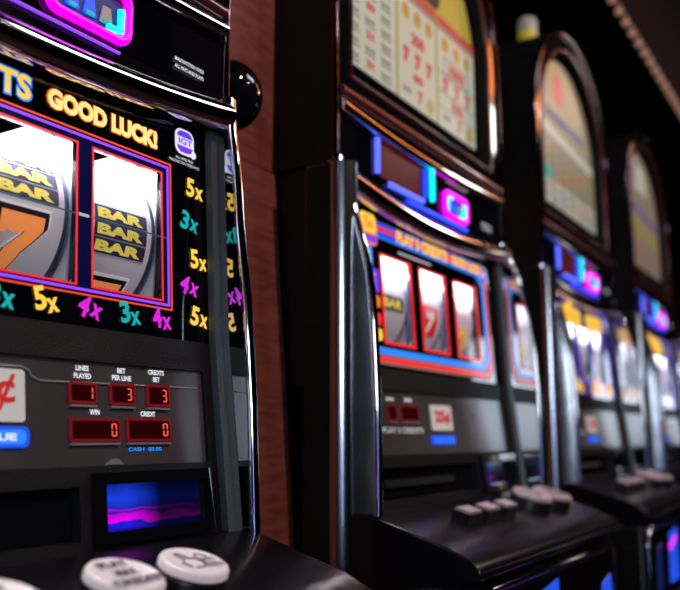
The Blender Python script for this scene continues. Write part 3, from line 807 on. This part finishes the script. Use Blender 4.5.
for i in range(3):
    a, b = xs[i]+WM+.004, xs[i+1]-.001
    w = ('first and second', 'second and third', 'third and fourth')[i]
    filler(a, b, .0, Z0-.004, 'filler_panel', 'lower red-brown wood panel between the %s slot machines' % w, 'wood panels between the machines')
    filler(a, b, Z0-.002, Z0+(.42 if i == 0 else .2), 'filler_panel', 'upper red-brown wood panel between the %s slot machines' % w, 'wood panels between the machines')

# --------------------------------------------------------------- rope light
rl = empty('rope_light', (3.0, .478, 2.2), 'string of small warm bulbs running along the ceiling edge above the machines', 'rope light')
mb = MB(); 
p = [Vector((x, y, z)) for y in (-.0, .02) for z in (.006, .03) for x in (-1.4, 1.5)]
mb.add(p, [(0, 2, 3, 1), (4, 5, 7, 6), (0, 1, 5, 4), (2, 6, 7, 3), (0, 4, 6, 2), (1, 3, 7, 5)], 'channel'); mb.build('channel', rl)
mb = MB(); mb.lathe((0, 0, 0), (0, 0, 1), [(.003, -.012), (.008, -.008), (.0105, 0), (.008, .006), (.003, .010)], 'bulb', 10)
b0 = mb.build('bulb', rl); b0.location = (-1.36, .0, 0)
for i in range(1, 40):
    c = b0.copy(); COL.objects.link(c); c.parent = rl; c.location = (-1.36+i*.072, .0, 0)

# ---------------------------------------------------------------- the room
def struct(name, x0, x1, y0, y1, z0, z1, k):
    mb = MB(); p = [Vector((x, y, z)) for y in (y0, y1) for z in (z0, z1) for x in (x0, x1)]
    mb.add(p, [(0, 2, 3, 1), (4, 5, 7, 6), (0, 1, 5, 4), (2, 6, 7, 3), (0, 4, 6, 2), (1, 3, 7, 5)], k)
    o = mb.build(name); o['kind'] = 'structure'; return o
struct('floor', -4, 10, -5, 1.2, -.1, 0, 'carpet')
struct('ceiling', -4, 10, -5, 1.2, 2.8, 2.9, 'ceil')
struct('wall_back', -4, 10, 1.14, 1.24, 0, 2.8, 'wall')
struct('wall_front', -4, 10, -5.1, -5, 0, 2.8, 'wall')
struct('wall_left', -4.1, -4, -5, 1.2, 0, 2.8, 'wall')
struct('wall_right', 10, 10.1, -5, 1.2, 0, 2.8, 'wall')
struct('trim_1', -4, 10, .50, 1.14, 2.22, 2.8, 'ceil')

# ------------------------------------------------------------------ lights
def area(name, loc, tgt, sx, sy, e, col, shape='RECTANGLE'):
    l = bpy.data.lights.new(name, 'AREA'); l.shape = shape; l.size = sx; l.size_y = sy; l.energy = e; l.color = col
    o = bpy.data.objects.new(name, l); COL.objects.link(o); o.location = loc
    o.rotation_euler = (Vector(tgt)-Vector(loc)).to_track_quat('-Z', 'Y').to_euler(); return o
area('ceiling_spot', (1.5, -1.2, 2.55), (1.6, .5, 1.4), .10, .10, 2.5, (1, .95, .95), 'ELLIPSE')
def strip(name, x, y, z, sx, sy, e, col):     # unseen ceiling light parallel to the row, tilted to the machines
    o = area(name, (x, y, z), (x, .5, 1.4), sx, sy, e, col); o.rotation_euler = (math.atan2(.5-y, z-1.4), 0, 0); return o
strip('ceiling_panel', 1.75, -.45, 2.7, .75, .34, 7, (1, .95, 1))
strip('aisle_ceiling_panel', 4.0, -.45, 2.7, .40, .30, 7, (1, .96, .95))
strip('added_amber_strip', 3.4, -.3, 2.74, 1.7, .16, 7, (1, .27, .06))  # unseen orange light, placed so the chrome moulding reflects an orange line
area('added_streak_light', (-1.6, -.62, 1.52), (1.2, .5, 1.2), .75, .50, 12, (.85, .92, 1))  # unseen light added behind the camera to streak the chrome columns
area('added_blue_light', (-1.7, -1.0, 1.15), (1.2, .5, 1.0), .16, .8, 2.0, (.25, .40, 1))  # bluish companion, likewise added out of view for the chrome
area('added_far_light', (7.2, -1.7, 1.55), (1.0, .5, 1.2), .25, .5, .6, (.9, .9, 1))  # unseen light added down the aisle for the chrome to reflect
area('added_far_amber_light', (8.4, -2.2, 1.35), (1.0, .5, 1.2), .15, .5, 1, (1, .7, .25))  # amber partner farther off, added out of view for warm reflections
area('added_wood_fill', (.75, -.9, 2.7), (.75, .6, 1.3), .10, .10, 13, (1, .66, .58), 'ELLIPSE')  # unseen warm fill added to brighten the wood panels

w = bpy.data.worlds.new('dim_room'); S.world = w; w.use_nodes = True
w.node_tree.nodes['Background'].inputs[0].default_value = (.01, .008, .01, 1); w.node_tree.nodes['Background'].inputs[1].default_value = 1

# ------------------------------------------------------------------ camera
th = math.atan(142/850); a = math.atan(538*math.cos(th)/850)
F = Vector((math.cos(a)*math.cos(th), math.sin(a)*math.cos(th), math.sin(th)))
cam = bpy.data.cameras.new('camera'); co = bpy.data.objects.new('camera', cam); COL.objects.link(co)
co.location = (0, 0, 1.1); co.rotation_euler = F.to_track_quat('-Z', 'Y').to_euler()
cam.lens = 45; cam.sensor_width = 36; cam.sensor_fit = 'HORIZONTAL'; cam.clip_start = .01
cam.dof.use_dof = True; cam.dof.focus_distance = .74; cam.dof.aperture_fstop = 4.2
S.camera = co
S.view_settings.view_transform = 'Standard'; S.view_settings.look = 'None'; S.view_settings.gamma = 1
S.view_settings.exposure = 0; S.view_settings.use_curve_mapping = False
